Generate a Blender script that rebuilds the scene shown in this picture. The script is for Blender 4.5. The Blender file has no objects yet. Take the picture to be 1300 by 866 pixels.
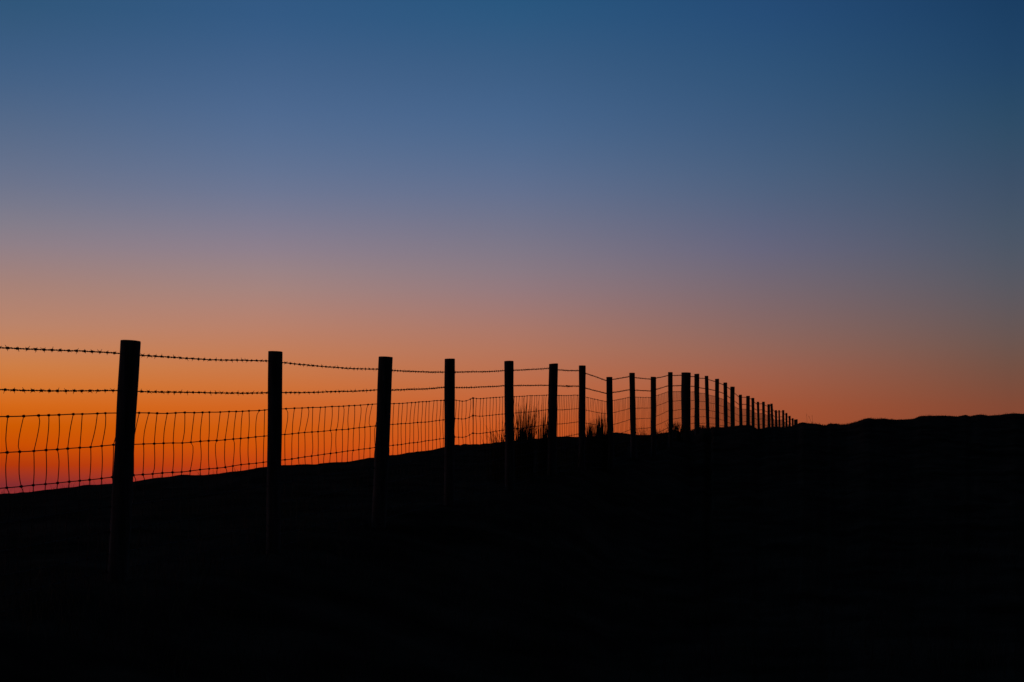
# Stock fence running over a moorland brow, silhouetted against an afterglow sky.
import bpy, math, random
import numpy as np
from mathutils import Vector, noise

R = math.radians
random.seed(11)
rng = np.random.default_rng(11)
scene = bpy.context.scene
COL = scene.collection

# ------------------------------------------------------------------ camera
F = 2558.0            # focal length in 1300-pixel-wide units (about 71 mm full frame)
CX, HY = 650.0, 640.0  # column of the optical axis and row of the true horizon
cam = bpy.data.cameras.new("camera")
cam.sensor_width = 36.0
cam.lens = 36.0 * F / 1300.0
cam.shift_y = (HY - 433.0) / 1300.0
cam.clip_start = 0.05
cam.clip_end = 12000.0
cam_o = bpy.data.objects.new("camera", cam)
cam_o.location = (0, 0, 0)
cam_o.rotation_euler = (R(90), 0, 0)
COL.objects.link(cam_o)
scene.camera = cam_o


def at(x, y, Y):
    """world point seen in column x, row y at depth Y"""
    return Vector(((x - CX) / F * Y, Y, (HY - y) / F * Y))


# ------------------------------------------------------------------ helpers
def tag(o, label=None, cat=None, group=None, kind=None):
    if label: o["label"] = label
    if cat: o["category"] = cat
    if group: o["group"] = group
    if kind: o["kind"] = kind
    return o


class MB:
    """collects tubes / faces into one mesh"""
    def __init__(self):
        self.v, self.f = [], []

    def ring(self, c, a, b, r, n, ph=0.0):
        i0 = len(self.v)
        for k in range(n):
            t = 2 * math.pi * k / n + ph
            self.v.append(c + a * (r * math.cos(t)) + b * (r * math.sin(t)))
        return i0

    def tube(self, pts, rad, n=5, caps=True):
        pts = [Vector(p) for p in pts]
        if not hasattr(rad, "__len__"):
            rad = [rad] * len(pts)
        rings = []
        a = None
        for i, p in enumerate(pts):
            d = (pts[min(i + 1, len(pts) - 1)] - pts[max(i - 1, 0)])
            if d.length < 1e-9:
                d = Vector((0, 0, 1))
            d.normalize()
            if a is None:
                ref = Vector((0, 0, 1)) if abs(d.z) < 0.9 else Vector((1, 0, 0))
                a = d.cross(ref).normalized()
            else:
                a = (a - d * a.dot(d)).normalized()
            b = d.cross(a)
            rings.append(self.ring(p, a, b, rad[i], n))
        for r0, r1 in zip(rings, rings[1:]):
            for k in range(n):
                k2 = (k + 1) % n
                self.f.append((r0 + k, r0 + k2, r1 + k2, r1 + k))
        if caps:
            self.f.append(tuple(rings[0] + k for k in reversed(range(n))))
            self.f.append(tuple(rings[-1] + k for k in range(n)))

    def build(self, name, mat, parent=None, smooth=True, origin=None):
        me = bpy.data.meshes.new(name)
        o0 = Vector(origin) if origin is not None else Vector((0, 0, 0))
        me.from_pydata([tuple(v - o0) for v in self.v], [], self.f)
        me.materials.append(mat)
        if smooth:
            me.polygons.foreach_set("use_smooth", [True] * len(me.polygons))
        me.update()
        o = bpy.data.objects.new(name, me)
        COL.objects.link(o)
        o.location = o0
        if parent is not None:
            o.parent = parent
            o.location = o0 - parent.location
        return o


def pchip(xs, ys, q):
    """monotone cubic through (xs, ys)"""
    n = len(xs)
    h = [xs[i + 1] - xs[i] for i in range(n - 1)]
    d = [(ys[i + 1] - ys[i]) / h[i] for i in range(n - 1)]
    m = [d[0]] + [0.0] * (n - 2) + [d[-1]]
    for i in range(1, n - 1):
        if d[i - 1] * d[i] > 0:
            w1, w2 = 2 * h[i] + h[i - 1], h[i] + 2 * h[i - 1]
            m[i] = (w1 + w2) / (w1 / d[i - 1] + w2 / d[i])
    out = np.empty(len(q))
    j = 0
    for k, x in enumerate(q):
        while j < n - 2 and x > xs[j + 1]:
            j += 1
        while j > 0 and x < xs[j]:
            j -= 1
        t = (x - xs[j]) / h[j]
        t = min(max(t, 0.0), 1.0)
        out[k] = ((2 * t**3 - 3 * t**2 + 1) * ys[j] + (t**3 - 2 * t**2 + t) * h[j] * m[j]
                  + (-2 * t**3 + 3 * t**2) * ys[j + 1] + (t**3 - t**2) * h[j] * m[j + 1])
    return out


# ------------------------------------------------------------------ materials
def material(name, c1, c2, scale=8.0, stretch=(1, 1, 1), rough=0.9, spec=0.1, bump=0.3, dist=0.01):
    m = bpy.data.materials.new(name)
    m.use_nodes = True
    nt = m.node_tree
    N, L = nt.nodes, nt.links
    bs = N["Principled BSDF"]
    bs.inputs["Roughness"].default_value = rough
    bs.inputs["Specular IOR Level"].default_value = spec
    tc = N.new("ShaderNodeTexCoord")
    mp = N.new("ShaderNodeMapping")
    mp.inputs["Scale"].default_value = stretch
    nz = N.new("ShaderNodeTexNoise")
    nz.inputs["Scale"].default_value = scale
    nz.inputs["Detail"].default_value = 8
    rp = N.new("ShaderNodeValToRGB")
    rp.color_ramp.elements[0].position = 0.32
    rp.color_ramp.elements[1].position = 0.7
    rp.color_ramp.elements[0].color = (*c1, 1)
    rp.color_ramp.elements[1].color = (*c2, 1)
    bp = N.new("ShaderNodeBump")
    bp.inputs["Strength"].default_value = bump
    bp.inputs["Distance"].default_value = dist
    L.new(tc.outputs["Object"], mp.inputs["Vector"])
    L.new(mp.outputs["Vector"], nz.inputs["Vector"])
    L.new(nz.outputs["Fac"], rp.inputs["Fac"])
    L.new(rp.outputs["Color"], bs.inputs["Base Color"])
    L.new(nz.outputs["Fac"], bp.inputs["Height"])
    L.new(bp.outputs["Normal"], bs.inputs["Normal"])
    return m


M_wood = material("weathered_wood", (0.075, 0.066, 0.056), (0.19, 0.175, 0.16), 14, (4, 4, 0.35), 0.92, 0.08, 0.6, 0.006)
M_wire = material("dull_galvanised_wire", (0.05, 0.045, 0.04), (0.10, 0.095, 0.09), 40, (1, 1, 1), 0.75, 0.15, 0.1, 0.001)
M_barb = material("rusty_wire", (0.04, 0.026, 0.02), (0.09, 0.06, 0.045), 60, (1, 1, 1), 0.85, 0.1, 0.1, 0.001)
M_ground = material("peaty_moor", (0.034, 0.027, 0.021), (0.125, 0.098, 0.074), 1.7, (1, 1, 1), 1.0, 0.0, 0.5, 0.03)
M_grass = material("moor_grass", (0.10, 0.08, 0.052), (0.24, 0.19, 0.135), 5, (1, 1, 1), 1.0, 0.0, 0.0)
M_rush = material("dark_rush", (0.03, 0.036, 0.014), (0.07, 0.065, 0.03), 12, (1, 1, 1), 0.9, 0.05, 0.0)

# ------------------------------------------------------------------ fence survey
# x0,x1: edges of the post top, y: row of the top, dx: drift of the foot to the right over the visible height, yb: row of that drift
POSTS = [
    (153.1, 178.8, 432.8, -17.0, 745), (340.5, 358.8, 446.3, -1.8, 640), (480.7, 498.7, 453.2, -8.5, 660),
    (564.4, 577.6, 455.6, -0.6, 600), (640.1, 652.1, 458.6, 0.7, 566), (697.0, 708.5, 461.9, -1.7, 562),
    (734.8, 743.6, 464.2, -0.4, 558), (769.7, 777.5, 478.7, 1.3, 555), (798.8, 806.0, 473.4, 1.4, 553),
    (826.0, 833.0, 478.5, 0.2, 554), (848.0, 854.0, 472.6, 0.6, 550), (865.0, 877.0, 473.1, 0.0, 550),
    (881.4, 887.8, 474.7, 0.3, 546), (894.6, 899.2, 477.2, 1.8, 544), (907.7, 913.0, 481.0, 0.3, 544),
    (918.3, 923.2, 485.8, 0.9, 544), (927.0, 932.8, 491.0, 0.1, 544), (937.8, 942.0, 501.2, 0.7, 542),
    (947.2, 952.0, 502.7, 0.1, 542), (953.8, 957.7, 505.3, 0.5, 546), (960.6, 963.8, 510.1, 1.1, 545),
    (967.4, 971.0, 510.1, 0.4, 544), (974.2, 977.6, 513.2, 0.3, 542), (977.9, 981.0, 512.5, 1.5, 543),
    (983.5, 986.6, 520.8, 0.4, 543), (988.0, 990.2, 520.8, 0.5, 543), (992.8, 995.7, 520.7, 0.3, 543),
    (997.0, 999.7, 524.3, 0.2, 543), (1001.0, 1003.8, 528.0, 0.3, 543), (1005.0, 1007.5, 531.0, 0.3, 543),
    (1008.0, 1010.4, 532.6, 0.1, 543), (1010.3, 1012.7, 532.4, 0.1, 543),
]
BARB1 = [448.7, 458.0, 468.9, 472.3, 470.6, 467.6, 470.6, 483.0, 478.3, 481.4, 476.8, 476.4, 478.3, 480.4, 484.2, 488.3, 494.0, 503.8, 504.6, 506.6]
BARB2 = [496.1, 498.6, 495.4, 491.9, 489.7, 489.1, 490.4, 499.4, 495.0, 496.3, 489.8, 489.5, 490.4, 493.2, 495.6, 499.3, 505.2, 513.3, 513.5, 515.6]
NET0 = [524.6, 520.5, 512.9, 508.4, 503.9, 501.3, 501.5, 509.9, 504.1, 504.6, 497.4, 497.0, 497.3, 499.6, 503.0, 507.0, 512.4, 519.0, 519.4, 521.2]
D0, DSTEP = 9.37, 2.155


class P: pass


posts = []
for i, (x0, x1, y, dx, yb) in enumerate(POSTS):
    p = P()
    p.Y = D0 + DSTEP * i
    k = p.Y / F
    p.rad = 0.5 * (x1 - x0) * k
    p.top = at(0.5 * (x0 + x1), y, p.Y)
    p.lean = dx / (yb - y)            # sideways drift per unit of drop
    p.base_z = p.top.z - 1.14
    b1 = BARB1[i] if i < len(BARB1) else y + 0.055 / k
    b2 = BARB2[i] if i < len(BARB2) else b1 + 0.16 / k
    n0 = NET0[i] if i < len(NET0) else y + 0.31 / k
    p.h = [(HY - b1) * k, (HY - b2) * k, (HY - n0) * k]
    posts.append(p)
# two more posts outside the left edge keep the wires strung
pre = []
for j in (1, 2):
    p = P()
    p.Y = D0 - DSTEP * j
    p.top = Vector((posts[0].top.x - 0.437 * j, p.Y, posts[0].top.z - 0.105 * j))
    p.rad, p.lean, p.base_z = 0.045, 0.01, p.top.z - 1.14
    # wire heights chosen so the wires cross the frame edge where the photograph has them
    p.h = [posts[0].h[0] - 0.128 * j, posts[0].h[1] - 0.097 * j, posts[0].h[2] - 0.110 * j]
    pre.append(p)
allp = [pre[1], pre[0]] + posts


def axis_at(p, z):
    """centre line of a post at height z"""
    return Vector((p.top.x + p.lean * (p.top.z - z), p.Y, z))


# ------------------------------------------------------------------ terrain
SKY_X = [-60, 0, 30, 60, 85, 110, 143, 172, 200, 230, 258, 285, 310, 330, 345, 360, 384, 400, 410, 440, 455, 468, 480, 495, 515,
         530, 545, 560, 575, 595, 612, 628, 645, 660, 690, 705, 730, 755, 770, 782, 795, 806, 815, 826, 842, 855, 870, 880, 890,
         900, 912, 925, 935, 940, 955, 962, 970, 976, 990, 1013, 1019, 1030, 1037, 1045, 1050, 1055, 1058, 1075, 1088, 1097,
         1104, 1110, 1122, 1130, 1150, 1160, 1167, 1180, 1200, 1215, 1226, 1231, 1243, 1255, 1263, 1275, 1288, 1300, 1360]
SKY_Y = [634, 628.5, 626, 623, 620.8, 618.2, 615.3, 613, 609, 606.3, 606, 602.5, 599.3, 597, 595.5, 594.8, 593.2, 594, 592, 589.3, 587.4,
         584.6, 584, 581.2, 579, 576.6, 576, 573.3, 571, 569, 568, 566.3, 564.5, 562.8, 560, 559, 559.3, 557.5, 555, 551.5,
         553, 554.6, 554.5, 554, 551.3, 550, 549, 546.5, 544, 544, 544.6, 544, 543, 542.2, 542.5, 546, 544.3, 542.5, 542.5,
         540.4, 537.9, 538.5, 538.3, 540.4, 540.3, 538, 539.5, 539, 535.5, 532.5, 531.6, 532.7, 532.5, 533.6, 533.6, 532.6, 530.4, 529.2, 529.2,
         530, 528.8, 530.3, 528.5, 529.6, 529.2, 528.2, 526.5, 527.4, 529]
PHI_F = np.array([math.atan2(p.top.x, p.Y) for p in allp])
RAD_F = np.array([math.hypot(p.top.x, p.Y) for p in allp])
ZB_F = np.array([p.base_z for p in allp])


def crest_r(phi):
    x = CX + F * math.tan(max(min(phi, 0.28), -0.28))
    return float(np.interp(x, [0, 300, 560, 720, 1000, 1300], [29.5, 31, 34, 38.5, 38.8, 44]))


def profile(phi):
    """control points (r, z) of the ground along one bearing inside the field of view"""
    x = CX + F * math.tan(phi)
    rc = crest_r(phi)
    t = (HY - float(np.interp(x, SKY_X, SKY_Y)) - 0.5) / F * math.cos(phi)
    zc = t * rc
    rf = float(np.interp(phi, PHI_F, RAD_F))
    zf = float(np.interp(phi, PHI_F, ZB_F))
    d = rf - rc
    w = min(abs(d) / 5.0, 1.0)
    w = w * w * (3 - 2 * w)
    if abs(d) < 0.7:
        d = 0.7 if d >= 0 else -0.7
        rf = rc + d
    if d < 0:
        zf = w * zf + (1 - w) * (zc - 0.03)
        pts = [(0.0, -1.52), (rf * 0.55, min(-1.5 + (zf + 1.5) * 0.46, 0.6)), (rf, zf), (rc, zc), (rc + 9, zc - 0.35), (rc + 45, zc - 3.2)]
    else:
        zf = w * zf + (1 - w) * (zc - 0.03)
        zf = min(zf, t * rf - 0.25 * w)
        pts = [(0.0, -1.52), (rc * 0.3, -1.52 + (zc + 1.52) * 0.25), (rc * 0.62, -1.52 + (zc + 1.52) * 0.6), (rc, zc), (rf, zf), (rf + 14, zf - 0.3), (rf + 60, zf - 4.0)]
    pts += [(220, -9), (700, -22), (5000, -60)]
    return pts, rc


S1 = np.concatenate([np.linspace(0.012, 0.2, 26), np.linspace(0.21, 1.0, 90)])
R2 = np.concatenate([np.linspace(1.008, 1.5, 44), np.linspace(1.53, 3.0, 40), np.geomspace(3.1, 110, 26)])
SS = np.concatenate([S1, R2])
phis_front = np.arange(-16.0, 16.0001, 0.045)
back = np.concatenate([np.linspace(16.5, 40, 24), np.linspace(44, 316, 60), np.linspace(320, 343.5, 24)])
PH = np.concatenate([phis_front, back])
ground_v, ground_f = [], []
pl, rcl = profile(R(-16)); pr, rcr = profile(R(16))
rows = []
for a in PH:
    if a <= 16.0001:
        pts, rc = profile(R(a))
        rr = SS * rc
        zz = pchip([q[0] for q in pts], [q[1] for q in pts], rr)
    else:
        w = (a - 16) / (344 - 16)
        w = w * w * (3 - 2 * w)
        rc = rcr * (1 - w) + rcl * w
        rr = SS * rc
        zr = pchip([q[0] for q in pr], [q[1] for q in pr], rr)
        zl = pchip([q[0] for q in pl], [q[1] for q in pl], rr)
        zz = zr * (1 - w) + zl * w
        bk = math.sin(math.pi * (a - 16) / 328) ** 0.7      # the hill falls away behind the photographer
        zz = zz - bk * np.minimum(rr * 0.05, 6.0) * np.minimum(1, np.maximum(0, rr - 1.0) / 6)
    xs, ys = rr * math.sin(R(a)), rr * math.cos(R(a))
    for k in range(len(rr)):
        q = Vector((xs[k], ys[k], 0))
        amp = min(rr[k] / 4, 1.0)
        near = abs(rr[k] - rc)
        ca = 0.25 + 0.75 * min(near / 8.0, 1.0)
        n1 = noise.noise(q * 0.9) * 0.05 + noise.noise(q * 2.7) * 0.03 + noise.noise(q * 7.0) * 0.012
        n1 += (1 - min(near / 6.0, 1.0)) * (noise.noise(Vector((xs[k] * 1.7, ys[k] * 1.1, 21))) * 0.05 + noise.noise(Vector((xs[k] * 4.5, ys[k] * 3.0, 33))) * 0.032)
        if rr[k] > 1.2 * rc:
            n1 *= 0.6
        zz[k] += n1 * amp * ca
    rows.append(np.stack([xs, ys, zz], 1))
G = np.stack(rows)                                    # (azimuth, radius, 3)
nA, nR = G.shape[:2]
verts = [(0, 0, -1.52)] + [tuple(v) for v in G.reshape(-1, 3)]
idx = lambda i, k: 1 + (i % nA) * nR + k
for i in range(nA):
    ground_f.append((0, idx(i + 1, 0), idx(i, 0)))
    for k in range(nR - 1):
        ground_f.append((idx(i, k), idx(i + 1, k), idx(i + 1, k + 1), idx(i, k + 1)))
me = bpy.data.meshes.new("ground")
me.from_pydata(verts, [], ground_f)
me.materials.append(M_ground)
me.polygons.foreach_set("use_smooth", [True] * len(me.polygons))
me.update()
ground = bpy.data.objects.new("ground", me)
COL.objects.link(ground)
tag(ground, "dark moorland hillside rising to a rough brow under the dusk sky", "hillside", kind="structure")


def ground_z(x, y):
    a = math.degrees(math.atan2(x, y))
    r = math.hypot(x, y)
    fi = (a + 16.0) / 0.045
    i0 = int(max(0, min(len(phis_front) - 2, math.floor(fi))))
    row0, row1 = G[i0], G[i0 + 1]
    w = min(max(fi - i0, 0), 1)
    z0 = np.interp(r, np.hypot(row0[:, 0], row0[:, 1]), row0[:, 2])
    z1 = np.interp(r, np.hypot(row1[:, 0], row1[:, 1]), row1[:, 2])
    return float(z0 * (1 - w) + z1 * w)


# ------------------------------------------------------------------ the fence
root = bpy.data.objects.new("wire_fence", None)
f0 = axis_at(posts[0], posts[0].base_z)
root.location = f0
COL.objects.link(root)
tag(root, "long stock fence of round wooden posts with barbed wire and netting climbing over the hill", "fence")


def build_post(p, label=None, detail=1.0):
    b = MB()
    n = 20
    zb = min(p.base_z, ground_z(*axis_at(p, p.base_z).xy)) - 0.35
    H = p.top.z - zb
    levels = [0, 0.004, 0.02] + [k / 26 for k in range(1, 27)]
    seed = random.uniform(0, 99)
    tilt_dir = random.uniform(0, 6.28)
    tilt = random.uniform(0.0, 0.06)
    rings = []
    for li, lv in enumerate(levels):
        z = p.top.z - lv * H
        c = axis_at(p, z)
        c.x += 0.09 * p.rad * (noise.noise(Vector((seed, lv * 3.0, 0)))) * min(1, lv * 6)
        sw = 1.0 + 0.085 * noise.noise(Vector((seed, lv * 4.0, 7))) * min(1, lv * 5)
        if li == 0: sw *= 0.978                           # small worn arris at the sawn top
        i0 = len(b.v)
        for k in range(n):
            t = 2 * math.pi * k / n
            rr = p.rad * sw * (1 + 0.022 * noise.noise(Vector((math.cos(t) * 1.6 + seed, math.sin(t) * 1.6, lv * 5))))
            q = c + Vector((math.cos(t) * rr, math.sin(t) * rr, 0))
            if lv < 0.03:
                q.z += math.cos(t - tilt_dir) * p.rad * tilt
            b.v.append(q)
        rings.append(i0)
    for r0, r1 in zip(rings, rings[1:]):
        for k in range(n):
            k2 = (k + 1) % n
            b.f.append((r1 + k, r1 + k2, r0 + k2, r0 + k))
    b.f.append(tuple(rings[0] + k for k in range(n)))
    o = b.build("fence_post", M_wood, root, smooth=True, origin=axis_at(p, p.base_z))
    if label: o["label"] = label
    return o


for i, p in enumerate(posts):
    lab = None
    if i == 0: lab = "thick nearest fence post leaning to the right, tallest in the picture"
    if i == 2: lab = "leaning post third along, narrower towards its foot"
    if i == 11: lab = "stout straining post, twice as wide as its neighbours"
    build_post(p, lab)
build_post(pre[0])
build_post(pre[1])

# wire anchor points: just behind each post on the far (left) side of the fence
seq = [q for q in allp]
dirs = []
for i, p in enumerate(seq):
    a = seq[max(i - 1, 0)]; c = seq[min(i + 1, len(seq) - 1)]
    d = (c.top - a.top); d.z = 0
    dirs.append(d.normalized())


def anchor(i, z, off=0.002):
    p, d = seq[i], dirs[i]
    side = Vector((-d.y, d.x, 0))      # left of the running direction
    return axis_at(p, z) + side * (p.rad + off)


def chain(zs, off, step, sag):
    """dense points along a wire through its anchors: list of (s, point)"""
    out, s = [], 0.0
    A = [anchor(i, zs[i], off) for i in range(len(seq))]
    for i in range(len(A) - 1):
        L = (A[i + 1] - A[i]).length
        m = max(2, int(L / step))
        for k in range(m):
            t = k / m
            q = A[i].lerp(A[i + 1], t)
            q.z -= sag[i] * 4 * t * (1 - t)
            out.append((s + t * L, q))
        s += L
    out.append((s, A[-1]))
    return out


def barbed(zs, sags, extra=None):
    b = MB()
    ch = chain(zs, 0.003, 0.011, sags)
    pts = [q for _, q in ch]
    ss = [s for s, _ in ch]
    # tiny unevenness of a hand-strained wire
    seed = random.uniform(0, 50)
    pts = [q + Vector((0, 0, 0.004 * noise.noise(Vector((s * 1.3, seed, 0))) + 0.0012 * noise.noise(Vector((s * 9.0, seed, 5))))) for s, q in ch]
    # two strands twisted round each other
    for ph in (0, math.pi):
        strand = []
        for s, q in zip(ss, pts):
            t = 2 * math.pi * s / 0.055 + ph
            strand.append(q + Vector((0.3 * math.cos(t), 0, math.sin(t))) * 0.0019)
        b.tube(strand, 0.0020, 4)
    # barbs
    S = ss[-1]
    s = 0.03
    P_ = np.array([tuple(q) for q in pts]); sa = np.array(ss)
    while s < S:
        q = Vector((np.interp(s, sa, P_[:, 0]), np.interp(s, sa, P_[:, 1]), np.interp(s, sa, P_[:, 2])))
        q2 = Vector((np.interp(s + 0.03, sa, P_[:, 0]), np.interp(s + 0.03, sa, P_[:, 1]), np.interp(s + 0.03, sa, P_[:, 2])))
        d = (q2 - q)
        if d.length < 1e-6: break
        d.normalize()
        u = d.cross(Vector((0, 0, 1))).normalized(); w = u.cross(d)
        w_ = random.uniform(0.008, 0.012)
        b.tube([q - d * w_, q - d * w_ * 0.5, q + d * w_ * 0.5, q + d * w_], [0.0042, random.uniform(0.0056, 0.0070), random.uniform(0.0052, 0.0068), 0.0042], 6)
        a0 = random.uniform(0, 6.28)
        for e, sg in ((0, 1), (math.pi, 1), (random.uniform(1.1, 2.0), -1), (random.uniform(4.2, 5.2), -1)):
            t = a0 + e
            dirv = (u * math.cos(t) + w * math.sin(t) + d * sg * random.uniform(-0.15, 0.55)).normalized()
            base = q + d * sg * w_ * 0.5
            b.tube([base, base + dirv * random.uniform(0.008, 0.017)], [0.0019, 0.0008], 4)
        s += 0.086 + random.uniform(-0.006, 0.006)
    if extra is not None:        # twisted repair splice in the wire
        q = extra
        b.tube([q + Vector((-0.03, -0.05, 0.001)), q + Vector((-0.008, -0.02, -0.006)), q + Vector((0.012, 0.02, -0.004)), q + Vector((0.04, 0.05, 0.002))], [0.004, 0.009, 0.008, 0.004], 6)
        b.tube([q, q + Vector((-0.012, 0, -0.03))], [0.003, 0.001], 4)
    return b


nsp = len(seq) - 1
sag1 = [0.004 + 0.006 * random.random() for _ in range(nsp)]
sag2 = [0.003 + 0.006 * random.random() for _ in range(nsp)]
sag1[1] = -0.005
for k_ in range(nsp):            # the farther spans are strained almost straight, a few a little slack
    if k_ > 5 and k_ % 7:
        sag1[k_] *= 0.25; sag2[k_] *= 0.25
z1 = [p.h[0] for p in seq]; z2 = [p.h[1] for p in seq]; z3 = [p.h[2] for p in seq]
o = barbed(z1, sag1).build("barbed_wire", M_barb, root, origin=anchor(2, z1[2]))
o["label"] = "upper strand of barbed wire just under the post tops"
t_ = (722.5 - 708.0) / (735 - 708.0)
spl = anchor(7, z2[7]).lerp(anchor(8, z2[8]), 0.5); 
spl = at(722.0, 489.8, D0 + DSTEP * 5.52)
o = barbed(z2, sag2, spl).build("barbed_wire", M_barb, root, origin=anchor(2, z2[2]))
o["label"] = "lower strand of barbed wire above the netting"

# --- woven netting: horizontal line wires and hinged upright stays
GAPS = [0.0, 0.150, 0.147, 0.135, 0.118, 0.105, 0.080, 0.065]
DROP = np.cumsum(GAPS)
net_chain = chain(z3, 0.006, 0.02, [0.006 * random.random() for _ in range(nsp)])
sa = np.array([s for s, _ in net_chain])
PA = np.array([tuple(q) for _, q in net_chain])
S_END = sa[-1]
S0 = float(np.interp(D0, PA[:, 1], sa))               # arc length at the nearest post
SJ = float(np.interp(D0 + DSTEP * 3.46, PA[:, 1], sa))  # where two rolls are joined
lean_i = np.interp(PA[:, 1], [p.Y for p in seq], [p.lean for p in seq])


def net_pt(s, row):
    x = float(np.interp(s, sa, PA[:, 0])); y = float(np.interp(s, sa, PA[:, 1])); z = float(np.interp(s, sa, PA[:, 2]))
    wob = 0.005 * noise.noise(Vector((s * 0.8, row * 3.1, 2))) + 0.003 * noise.noise(Vector((s * 3.5, row * 3.1, 9)))
    if abs(s - SJ) < 0.6:                               # kink at the join
        wob += 0.010 * math.exp(-((s - SJ) / 0.12) ** 2) - 0.012 * math.exp(-((s - SJ + 0.35) / 0.2) ** 2)
    ln = float(np.interp(s, sa, lean_i))
    return Vector((x + ln * DROP[row], y, z - DROP[row] + wob))


# stay positions per row: rows drift against each other so the stays zig-zag
PITCH = 0.127
n_st = int(S_END / PITCH)
stay_s = []
for k in range(n_st):
    s = 0.06 + k * PITCH
    base = []
    for r in range(len(GAPS)):
        drift = [0.030, 0.0, 0.012, 0.016, 0.01, 0.012, 0.0, 0.0][r]
        lump = 0.010 * noise.noise(Vector((s * 0.9, r * 2.0, 3)))
        base.append(s + drift + lump + random.gauss(0, [0.016, 0.007, 0.006, 0.006, 0.006, 0.006, 0.004, 0.004][r]))
    stay_s.append(base)
st = MB()
for k in range(n_st):
    for r in range(len(GAPS) - 1):
        a = net_pt(stay_s[k][r], r); c = net_pt(stay_s[k][r + 1], r + 1)
        d = Vector(tuple(PA[min(len(PA) - 1, np.searchsorted(sa, stay_s[k][r]) + 1)] - PA[max(0, np.searchsorted(sa, stay_s[k][r]) - 1)]))
        d.normalize()
        bow = random.gauss(0.004, 0.013) * (GAPS[r + 1] / 0.15)
        skew = random.uniform(0.3, 0.7)
        if abs(bow) > 0.018 * (GAPS[r + 1] / 0.15): skew = random.choice((0.22, 0.78))
        pts = []
        for t in (0, 0.15, 0.35, 0.5, 0.65, 0.85, 1):
            ww = (t / skew if t < skew else (1 - t) / (1 - skew))
            ww = math.sin(ww * math.pi / 2)
            pts.append(a.lerp(c, t) + d * bow * ww)
        st.tube(pts, 0.0020, 4, caps=False)
        # hinge knot wrapped round the line wire
        dd = d
        kr = random.uniform(0.0052, 0.0066)
        st.tube([a - dd * 0.013, a - dd * 0.006, a + dd * 0.006, a + dd * 0.013], [0.0030, kr, kr, 0.0030], 5)
net = st.build("wire_netting", M_wire, root, origin=net_pt(S0, 7))
net["label"] = "woven stock netting with crooked upright stays"
for r in range(len(GAPS)):
    lw = MB()
    pts, s = [], 0.0
    while s < S_END:
        pts.append(net_pt(s, r)); s += 0.05
    lw.tube(pts, 0.0024 if r in (0, 7) else 0.0022, 4)
    lw.build("line_wire", M_wire, net, origin=net_pt(S0, r)).location = net_pt(S0, r) - net_pt(S0, 7)
# the doubled, knotted stay where two rolls of netting meet
jn = MB()
pj = [net_pt(SJ + 0.004 * (r % 2), r) for r in range(len(GAPS))]
jn.tube(pj, 0.0036, 5)
for q in pj:
    jn.tube([q + Vector((-0.008, -0.03, 0)), q, q + Vector((0.008, 0.03, 0))], [0.003, 0.0085, 0.003], 6)
j = jn.build("netting_join", M_wire, root, origin=pj[-1])
j["label"] = "knotted upright where two lengths of netting are joined"


# ------------------------------------------------------------------ rushes and stalks
def blades(b, cx, cy, n, hmin, hmax, spread, fan, r0=0.0016, lean=(0, 0), droop=0.15):
    for _ in range(n):
        a = random.uniform(0, 6.28); rr = spread * math.sqrt(random.random())
        x, y = cx + rr * math.cos(a), cy + rr * math.sin(a)
        z = ground_z(x, y) - 0.03
        h = random.uniform(hmin, hmax) * (1 - 0.12 * rr / max(spread, 1e-6))
        out = Vector((math.cos(a) * rr / max(spread, 1e-6) * fan + random.gauss(0, fan * 0.35) + lean[0],
                      math.sin(a) * rr / max(spread, 1e-6) * fan + random.gauss(0, fan * 0.35) + lean[1], 0))
        dr = droop * random.random()
        pts = []
        for t in (0, 0.3, 0.6, 0.82, 1.0):
            pts.append(Vector((x, y, z)) + out * h * (t ** 1.6) + Vector((0, 0, h * (t - dr * t ** 4))))
        b.tube(pts, [r0, r0, r0 * 0.85, r0 * 0.65, r0 * 0.25], 4, caps=False)


def rush(name, x, Y, n, hmin, hmax, spread, fan, label, cat, group=None, wisps=None, **kw):
    cx = (x - CX) / F * Y
    b = MB()
    if wisps:                                          # a few fine stems standing clear of the rest
        blades(b, cx, Y, wisps[0], wisps[1], wisps[2], spread, fan * 1.2, r0=0.0014, droop=0.1)
    blades(b, cx, Y, n, hmin, hmax, spread, fan, **kw)
    if name == "grass_tussock":
        gz = ground_z(cx, Y)
        rings_ = []
        for lv in range(5):
            t = lv / 4
            i0 = len(b.v)
            for k in range(14):
                a = 2 * math.pi * k / 14
                w_ = spread * 1.35 * math.cos(t * 1.45) * (1 + 0.2 * noise.noise(Vector((math.cos(a) * 2 + x, math.sin(a) * 2, t))))
                b.v.append(Vector((cx + math.cos(a) * w_, Y + math.sin(a) * w_, gz - 0.06 + (0.075 + 0.25 * hmax) * math.sin(t * 1.45))))
            rings_.append(i0)
        for r0_, r1_ in zip(rings_, rings_[1:]):
            for k in range(14):
                b.f.append((r0_ + k, r0_ + (k + 1) % 14, r1_ + (k + 1) % 14, r1_ + k))
        b.f.append(tuple(rings_[-1] + k for k in range(14)))
    o = b.build(name, M_rush, None, smooth=True, origin=(cx, Y, ground_z(cx, Y)))
    tag(o, label, cat, group)
    return o


g = "rush clumps along the fence foot"
c = "rush clump"


def hz(x, y, Y):
    """height a plant standing at depth Y must have to reach row y"""
    q = at(x, y, Y)
    return q.z - ground_z(q.x, Y)


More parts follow.
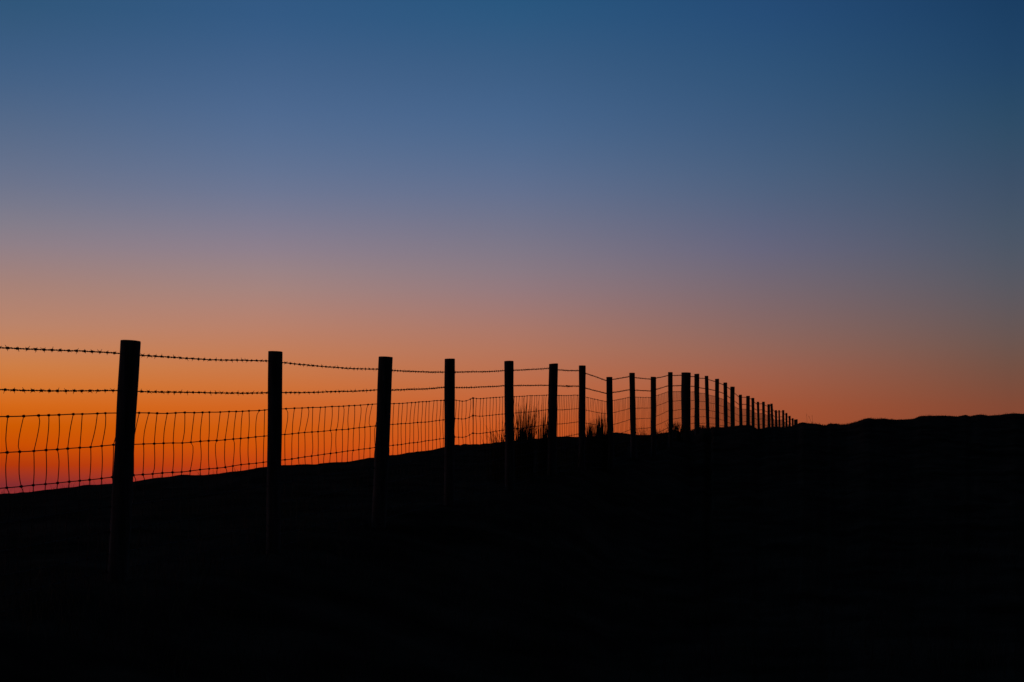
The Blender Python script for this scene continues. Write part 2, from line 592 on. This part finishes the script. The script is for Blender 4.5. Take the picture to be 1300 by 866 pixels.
rush("rush_clump", 631, 18.9, 60, 0.50, hz(631, 516, 18.9), 0.10, 0.20, "thin straggling rush clump left of the fifth post, beside the netting join", c, g, lean=(0.05, 0), r0=0.0021)
b_h = hz(667, 506, 20.0)
rush("rush_clump", 667, 20.0, 170, b_h * 0.70, b_h * 1.14, 0.075, 0.07, "tallest and densest rush clump, halfway between the fifth and sixth posts", c, g, r0=0.0024, wisps=(26, b_h * 1.05, b_h * 1.22))
rush("rush_clump", 688, 20.2, 60, b_h * 0.68, b_h * 1.12, 0.04, 0.05, "narrow dark rush clump just left of the sixth post", c, g, r0=0.0024, wisps=(14, b_h * 1.0, b_h * 1.16))
rush("rush_clump", 655, 19.3, 90, 0.40, hz(655, 524, 19.3), 0.06, 0.34, "low splayed rush clump at the right foot of the fifth post", c, g)
for (x, yt, n, lab, sp) in ((748, 520, 90, "slim rush clump just right of the seventh post", 0.03),
                            (755, 519, 90, "pointed rush clump midway between the seventh and eighth posts", 0.035),
                            (762, 506, 120, "tall pointed rush clump, second to the left of the eighth post", 0.03),
                            (767, 509, 120, "tall rush clump touching the left side of the eighth post", 0.035)):
    rush("rush_clump", x, 24.2, n, hz(x, 550, 24.2), hz(x, yt, 24.2), sp, 0.04, lab, c, g, r0=0.0026)
rush("rush_clump", 759, 24.6, 120, 0.42, hz(759, 540, 24.6), 0.17, 0.16, "broad bushy low rush clump spreading along the netting left of the eighth post", c, g, r0=0.0022)
rush("rush_clump", 718, 21.8, 60, 0.30, hz(718, 538, 21.8), 0.16, 0.25, "low straggly rush tuft between the sixth and seventh posts", c, g, r0=0.0018)
rush("rush_clump", 787, 27.0, 60, 0.36, hz(788, 541, 27.0), 0.07, 0.25, "short twiggy rush tuft between the eighth and ninth posts", c, g, r0=0.002)
rush("rush_clump", 816, 28.5, 60, 0.40, hz(814, 531, 28.5), 0.08, 0.18, "sparse upright rush tuft between the ninth and tenth posts", c, g, r0=0.002)
rush("rush_clump", 839, 30.5, 60, 0.36, hz(837, 538, 30.5), 0.09, 0.25, "short rush tuft right of the tenth post", c, g, r0=0.002)
rush("rush_clump", 859, 32.6, 130, 0.38, hz(859, 531, 32.6), 0.10, 0.2, "dark rush tuft against the left side of the stout straining post", c, g, r0=0.0024)
rush("rush_clump", 891, 37.5, 90, 0.12, hz(891, 537, 37.5), 0.12, 0.3, "domed rush tuft just right of the post beyond the straining post", c, g, r0=0.0024)
rush("rush_clump", 903, 38.2, 60, 0.1, hz(903, 539, 38.2), 0.09, 0.3, "small rush tuft on the brow, second tuft beyond the straining post", c, g, r0=0.0024)
gs, cs = "dead stalks on the brow", "grass stalk"
for (xb, yb, xt, yt, Y, lab) in ((1024.5, 539, 1024, 526.5, 38.9, "thin upright dead stalk on the skyline just beyond the last post"),
                                 (1031.5, 539, 1027.0, 529, 38.9, "slanting dead stalk on the skyline leaning towards the posts"),
                                 (1031.8, 539, 1031, 528, 39.0, "darker short dead stalk beside the slanting one on the skyline")):
    q0, q1 = at(xb, yb, Y), at(xt, yt, Y)
    q0.z = ground_z(q0.x, Y) - 0.03
    s_ = MB()
    s_.tube([q0, q0.lerp(q1, 0.5) + Vector((0.004, 0, 0)), q1], [0.0025, 0.0019, 0.0012], 5)
    hd = (q1 - q0).normalized()
    s_.tube([q1 - hd * 0.03, q1 - hd * 0.01, q1 + hd * 0.02], [0.0012, 0.0032, 0.001], 5)
    tag(s_.build("dead_stalk", M_rush, None, origin=q0), lab, cs, gs)
gt, ct = "grass tussocks on the skyline", "tussock"
for (x, yt, Y, n, sp, lab) in ((1019, 535.5, 38.8, 50, 0.10, "grass tussock at the foot of the thin dead stalks, next to the last post"),
                               (1055, 535.5, 39.5, 60, 0.07, "small pointed tussock in the dip of the skyline"),
                               (1061, 533.5, 39.7, 40, 0.08, "wispy tussock right beside the pointed one in the dip"),
                               (1104, 529.8, 40.5, 60, 0.12, "tussock at the top of the step where the skyline climbs"),
                               (1167, 529.0, 41.5, 50, 0.10, "tussock on the shoulder midway along the right skyline"),
                               (1226, 526.5, 42.6, 50, 0.08, "small tussock on the level right skyline, left one of a close pair"),
                               (1243, 525.0, 42.9, 50, 0.07, "sharp tussock on the level right skyline, right one of a close pair"),
                               (1289, 522.5, 43.8, 60, 0.09, "tussock on the highest hump at the right end of the skyline")):
    rush("grass_tussock", x, Y, n, 0.03, max(0.06, hz(x, yt, Y)), sp, 0.4, lab, ct, gt, r0=0.0022)

# ------------------------------------------------------------------ moor grass (uncountable)
gv, gf = [], []
def grass(nb, rlo, rhi, hlo, hhi, width, lo=-15.2, hi=15.2, crest=False):
    for _ in range(nb):
        a = R(random.uniform(lo, hi))
        if crest:
            r = crest_r(a) + random.gauss(0, 1.6)
        else:
            r = math.exp(random.uniform(math.log(rlo), math.log(rhi)))
        x, y = r * math.sin(a), r * math.cos(a)
        if noise.noise(Vector((x * 0.8, y * 0.8, 4))) < -0.25 + 0.3 * random.random() and not crest:
            continue
        z = ground_z(x, y) - 0.01
        h = random.uniform(hlo, hhi) * (0.7 + 0.6 * max(0, noise.noise(Vector((x * 1.5, y * 1.5, 8))) + 0.4))
        t = random.uniform(0, 6.28)
        lx, ly = random.gauss(0, 0.35) * h, random.gauss(0, 0.35) * h
        wx, wy = math.cos(t) * width, math.sin(t) * width
        i = len(gv)
        gv.extend([(x - wx, y - wy, z), (x + wx, y + wy, z), (x + lx * 0.4 + wx * 0.6, y + ly * 0.4 + wy * 0.6, z + h * 0.6),
                   (x + lx * 0.4 - wx * 0.6, y + ly * 0.4 - wy * 0.6, z + h * 0.6), (x + lx, y + ly, z + h)])
        gf.append((i, i + 1, i + 2, i + 3)); gf.append((i + 3, i + 2, i + 4))
grass(26000, 3.0, 22.0, 0.05, 0.16, 0.0022)
grass(5000, 0, 0, 0.008, 0.020, 0.005, lo=-16, hi=4, crest=True)
grass(12000, 0, 0, 0.012, 0.044, 0.003, lo=4, hi=16, crest=True)
me = bpy.data.meshes.new("moor_grass")
me.from_pydata(gv, [], gf)
me.materials.append(M_grass)
me.update()
go = bpy.data.objects.new("moor_grass", me)
COL.objects.link(go)
tag(go, "short rough grass covering the dark hillside", "grass", kind="stuff")

# ------------------------------------------------------------------ sky: afterglow by bearing and elevation
def lin(c):
    c = c / 255.0
    return c / 12.92 if c <= 0.04045 else ((c + 0.055) / 1.055) ** 2.4


# rows of the photograph -> sRGB for three bearings
SKY_COLS = [
    (20, [(0, (48, 86, 122)), (11, (50, 87, 123)), (81, (64, 95, 132)), (161, (86, 106, 137)), (231, (108, 116, 140)), (301, (139, 127, 137)), (361, (167, 130, 120)),
          (411, (187, 132, 106)), (466, (207, 126, 68)), (511, (214, 107, 28)), (540, (206, 91, 3)), (560, (204, 82, 2)), (576, (196, 70, 5)),
          (590, (180, 57, 11)), (604, (152, 47, 30)), (614, (129, 43, 46)), (624, (150, 50, 48)), (640, (158, 53, 50))]),
    (335, [(0, (50, 88, 130)), (11, (51, 89, 131)), (81, (65, 97, 137)), (161, (83, 108, 145)), (231, (104, 117, 147)), (301, (135, 126, 143)), (361, (163, 132, 128)),
           (411, (184, 129, 108)), (476, (203, 119, 68)), (520, (210, 100, 32)), (555, (210, 88, 10)), (580, (205, 76, 10)),
           (600, (186, 58, 28)), (615, (165, 50, 42)), (640, (165, 55, 50))]),
    (650, [(0, (41, 86, 126)), (11, (43, 87, 127)), (81, (58, 93, 132)), (161, (74, 103, 141)), (231, (95, 111, 143)), (291, (117, 117, 138)), (351, (141, 122, 130)),
           (431, (175, 118, 98)), (483, (189, 108, 72)), (520, (199, 97, 50)), (555, (207, 87, 32)), (600, (200, 70, 28)), (640, (170, 56, 50))]),
    (965, [(0, (37, 75, 117)), (11, (38, 76, 118)), (81, (47, 83, 121)), (161, (61, 90, 125)), (231, (77, 97, 127)), (301, (98, 101, 126)), (361, (118, 104, 114)),
           (421, (139, 103, 96)), (481, (160, 94, 71)), (520, (165, 84, 53)), (555, (164, 78, 44)), (600, (155, 66, 40)), (640, (140, 52, 44))]),
    (1280, [(0, (26, 61, 97)), (11, (27, 62, 98)), (81, (34, 68, 102)), (161, (47, 76, 103)), (231, (61, 80, 104)), (301, (75, 86, 103)), (361, (89, 88, 97)),
            (421, (104, 86, 83)), (461, (114, 81, 69)), (501, (125, 75, 57)), (525, (132, 71, 50)), (580, (138, 64, 42)), (640, (130, 50, 42))]),
]

world = bpy.data.worlds.new("World")
scene.world = world
world.use_nodes = True
nt = world.node_tree
N, L = nt.nodes, nt.links
bg = N["Background"]


def math_n(op, a, b=None, clamp=False):
    n = N.new("ShaderNodeMath"); n.operation = op; n.use_clamp = clamp
    for k, v in enumerate((a, b)):
        if v is None: continue
        if isinstance(v, (int, float)): n.inputs[k].default_value = v
        else: L.new(v, n.inputs[k])
    return n.outputs[0]


tc = N.new("ShaderNodeTexCoord")
nrm = N.new("ShaderNodeVectorMath"); nrm.operation = "NORMALIZE"
L.new(tc.outputs["Generated"], nrm.inputs[0])
sep = N.new("ShaderNodeSeparateXYZ")
L.new(nrm.outputs[0], sep.inputs[0])
X, Yd, Z = sep.outputs
hor = math_n("SQRT", math_n("MAXIMUM", math_n("SUBTRACT", 1.0, math_n("MULTIPLY", Z, Z)), 1e-4))
tan_e = math_n("DIVIDE", Z, hor)
az = math_n("ARCTAN2", X, Yd)
T0, T1 = -0.02, 0.28
pos = math_n("DIVIDE", math_n("SUBTRACT", tan_e, T0), T1 - T0, True)


def ramp(tab, phi):
    n = N.new("ShaderNodeValToRGB")
    cr = n.color_ramp
    cr.interpolation = "LINEAR"
    ys = [q[0] for q in tab]
    m = 31
    cols = [pchip(ys, [float(q[1][ch]) for q in tab], np.array(sorted(float(HY - (T0 + (T1 - T0) * i / m) / math.cos(phi) * F) for i in range(m + 1)))[::1]) for ch in range(3)]
    rows_ = sorted(float(HY - (T0 + (T1 - T0) * i / m) / math.cos(phi) * F) for i in range(m + 1))
    stops = []
    for k, y in enumerate(rows_):
        p_ = ((HY - y) / F * math.cos(phi) - T0) / (T1 - T0)
        stops.append((p_, tuple(lin(cols[ch][k]) for ch in range(3))))
    stops.sort()
    cr.elements[0].position, cr.elements[0].color = stops[0][0], (*stops[0][1], 1)
    cr.elements[1].position, cr.elements[1].color = stops[-1][0], (*stops[-1][1], 1)
    for p_, c_ in stops[1:-1]:
        e = cr.elements.new(p_)
        e.color = (*c_, 1)
    L.new(pos, n.inputs["Fac"])
    return n.outputs["Color"]


uaz = math_n("TANGENT", math_n("MINIMUM", math_n("MAXIMUM", az, -0.256), 0.256))
tq = math_n("DIVIDE", math_n("ADD", uaz, 630.0 / F), 315.0 / F)
tq = math_n("MINIMUM", math_n("MAXIMUM", tq, 0.0), 4.0)


def scale(c_, w):
    n = N.new("ShaderNodeVectorMath"); n.operation = "SCALE"
    L.new(c_, n.inputs[0]); L.new(w, n.inputs["Scale"])
    return n.outputs[0]


def add(a, b):
    n = N.new("ShaderNodeVectorMath"); n.operation = "ADD"
    L.new(a, n.inputs[0]); L.new(b, n.inputs[1])
    return n.outputs[0]


glow = None
for k_, (x_, tab_) in enumerate(SKY_COLS):
    w_ = math_n("SUBTRACT", 1.0, math_n("ABSOLUTE", math_n("SUBTRACT", tq, float(k_))), True)
    c_ = scale(ramp(tab_, math.atan2(x_ - CX, F)), w_)
    glow = c_ if glow is None else add(glow, c_)


def smooth(v, a, b):
    n = N.new("ShaderNodeMapRange"); n.interpolation_type = "SMOOTHSTEP"
    n.inputs["From Min"].default_value = a; n.inputs["From Max"].default_value = b
    L.new(v, n.inputs["Value"])
    return n.outputs["Result"]


def mix(f, a, b):
    n = N.new("ShaderNodeMix"); n.data_type = "RGBA"
    L.new(f, n.inputs["Factor"])
    L.new(a, n.inputs["A"])
    if isinstance(b, tuple): n.inputs["B"].default_value = (*b, 1)
    else: L.new(b, n.inputs["B"])
    return n.outputs["Result"]


# night comes on overhead and in the east
night = (0.0035, 0.0050, 0.0090)
c1 = mix(smooth(Z, 0.25, 0.62), glow, night)
dist = math_n("ABSOLUTE", math_n("ADD", az, R(14)))
dist = math_n("MINIMUM", dist, math_n("SUBTRACT", 2 * math.pi, dist))
c2 = mix(smooth(dist, R(45), R(120)), c1, night)
L.new(c2, bg.inputs["Color"])
bg.inputs["Strength"].default_value = 1.0

# ------------------------------------------------------------------ last warm light from below the skyline
sun = bpy.data.lights.new("sun", "SUN")
sun.energy = 0.01
sun.angle = R(12)
sun.color = (1.0, 0.55, 0.3)
so = bpy.data.objects.new("sun", sun)
so.rotation_euler = (R(88.5), 0, R(28))
d = Vector((math.sin(R(28)), -math.cos(R(28)), -math.sin(R(1.5))))
so.rotation_euler = d.to_track_quat("-Z", "Y").to_euler()
COL.objects.link(so)

# ------------------------------------------------------------------ output
vs = scene.view_settings
vs.view_transform = "Standard"
vs.look = "None"
vs.exposure = 0.0
vs.gamma = 1.0
scene.render.film_transparent = False
scene.cycles.use_denoising = True
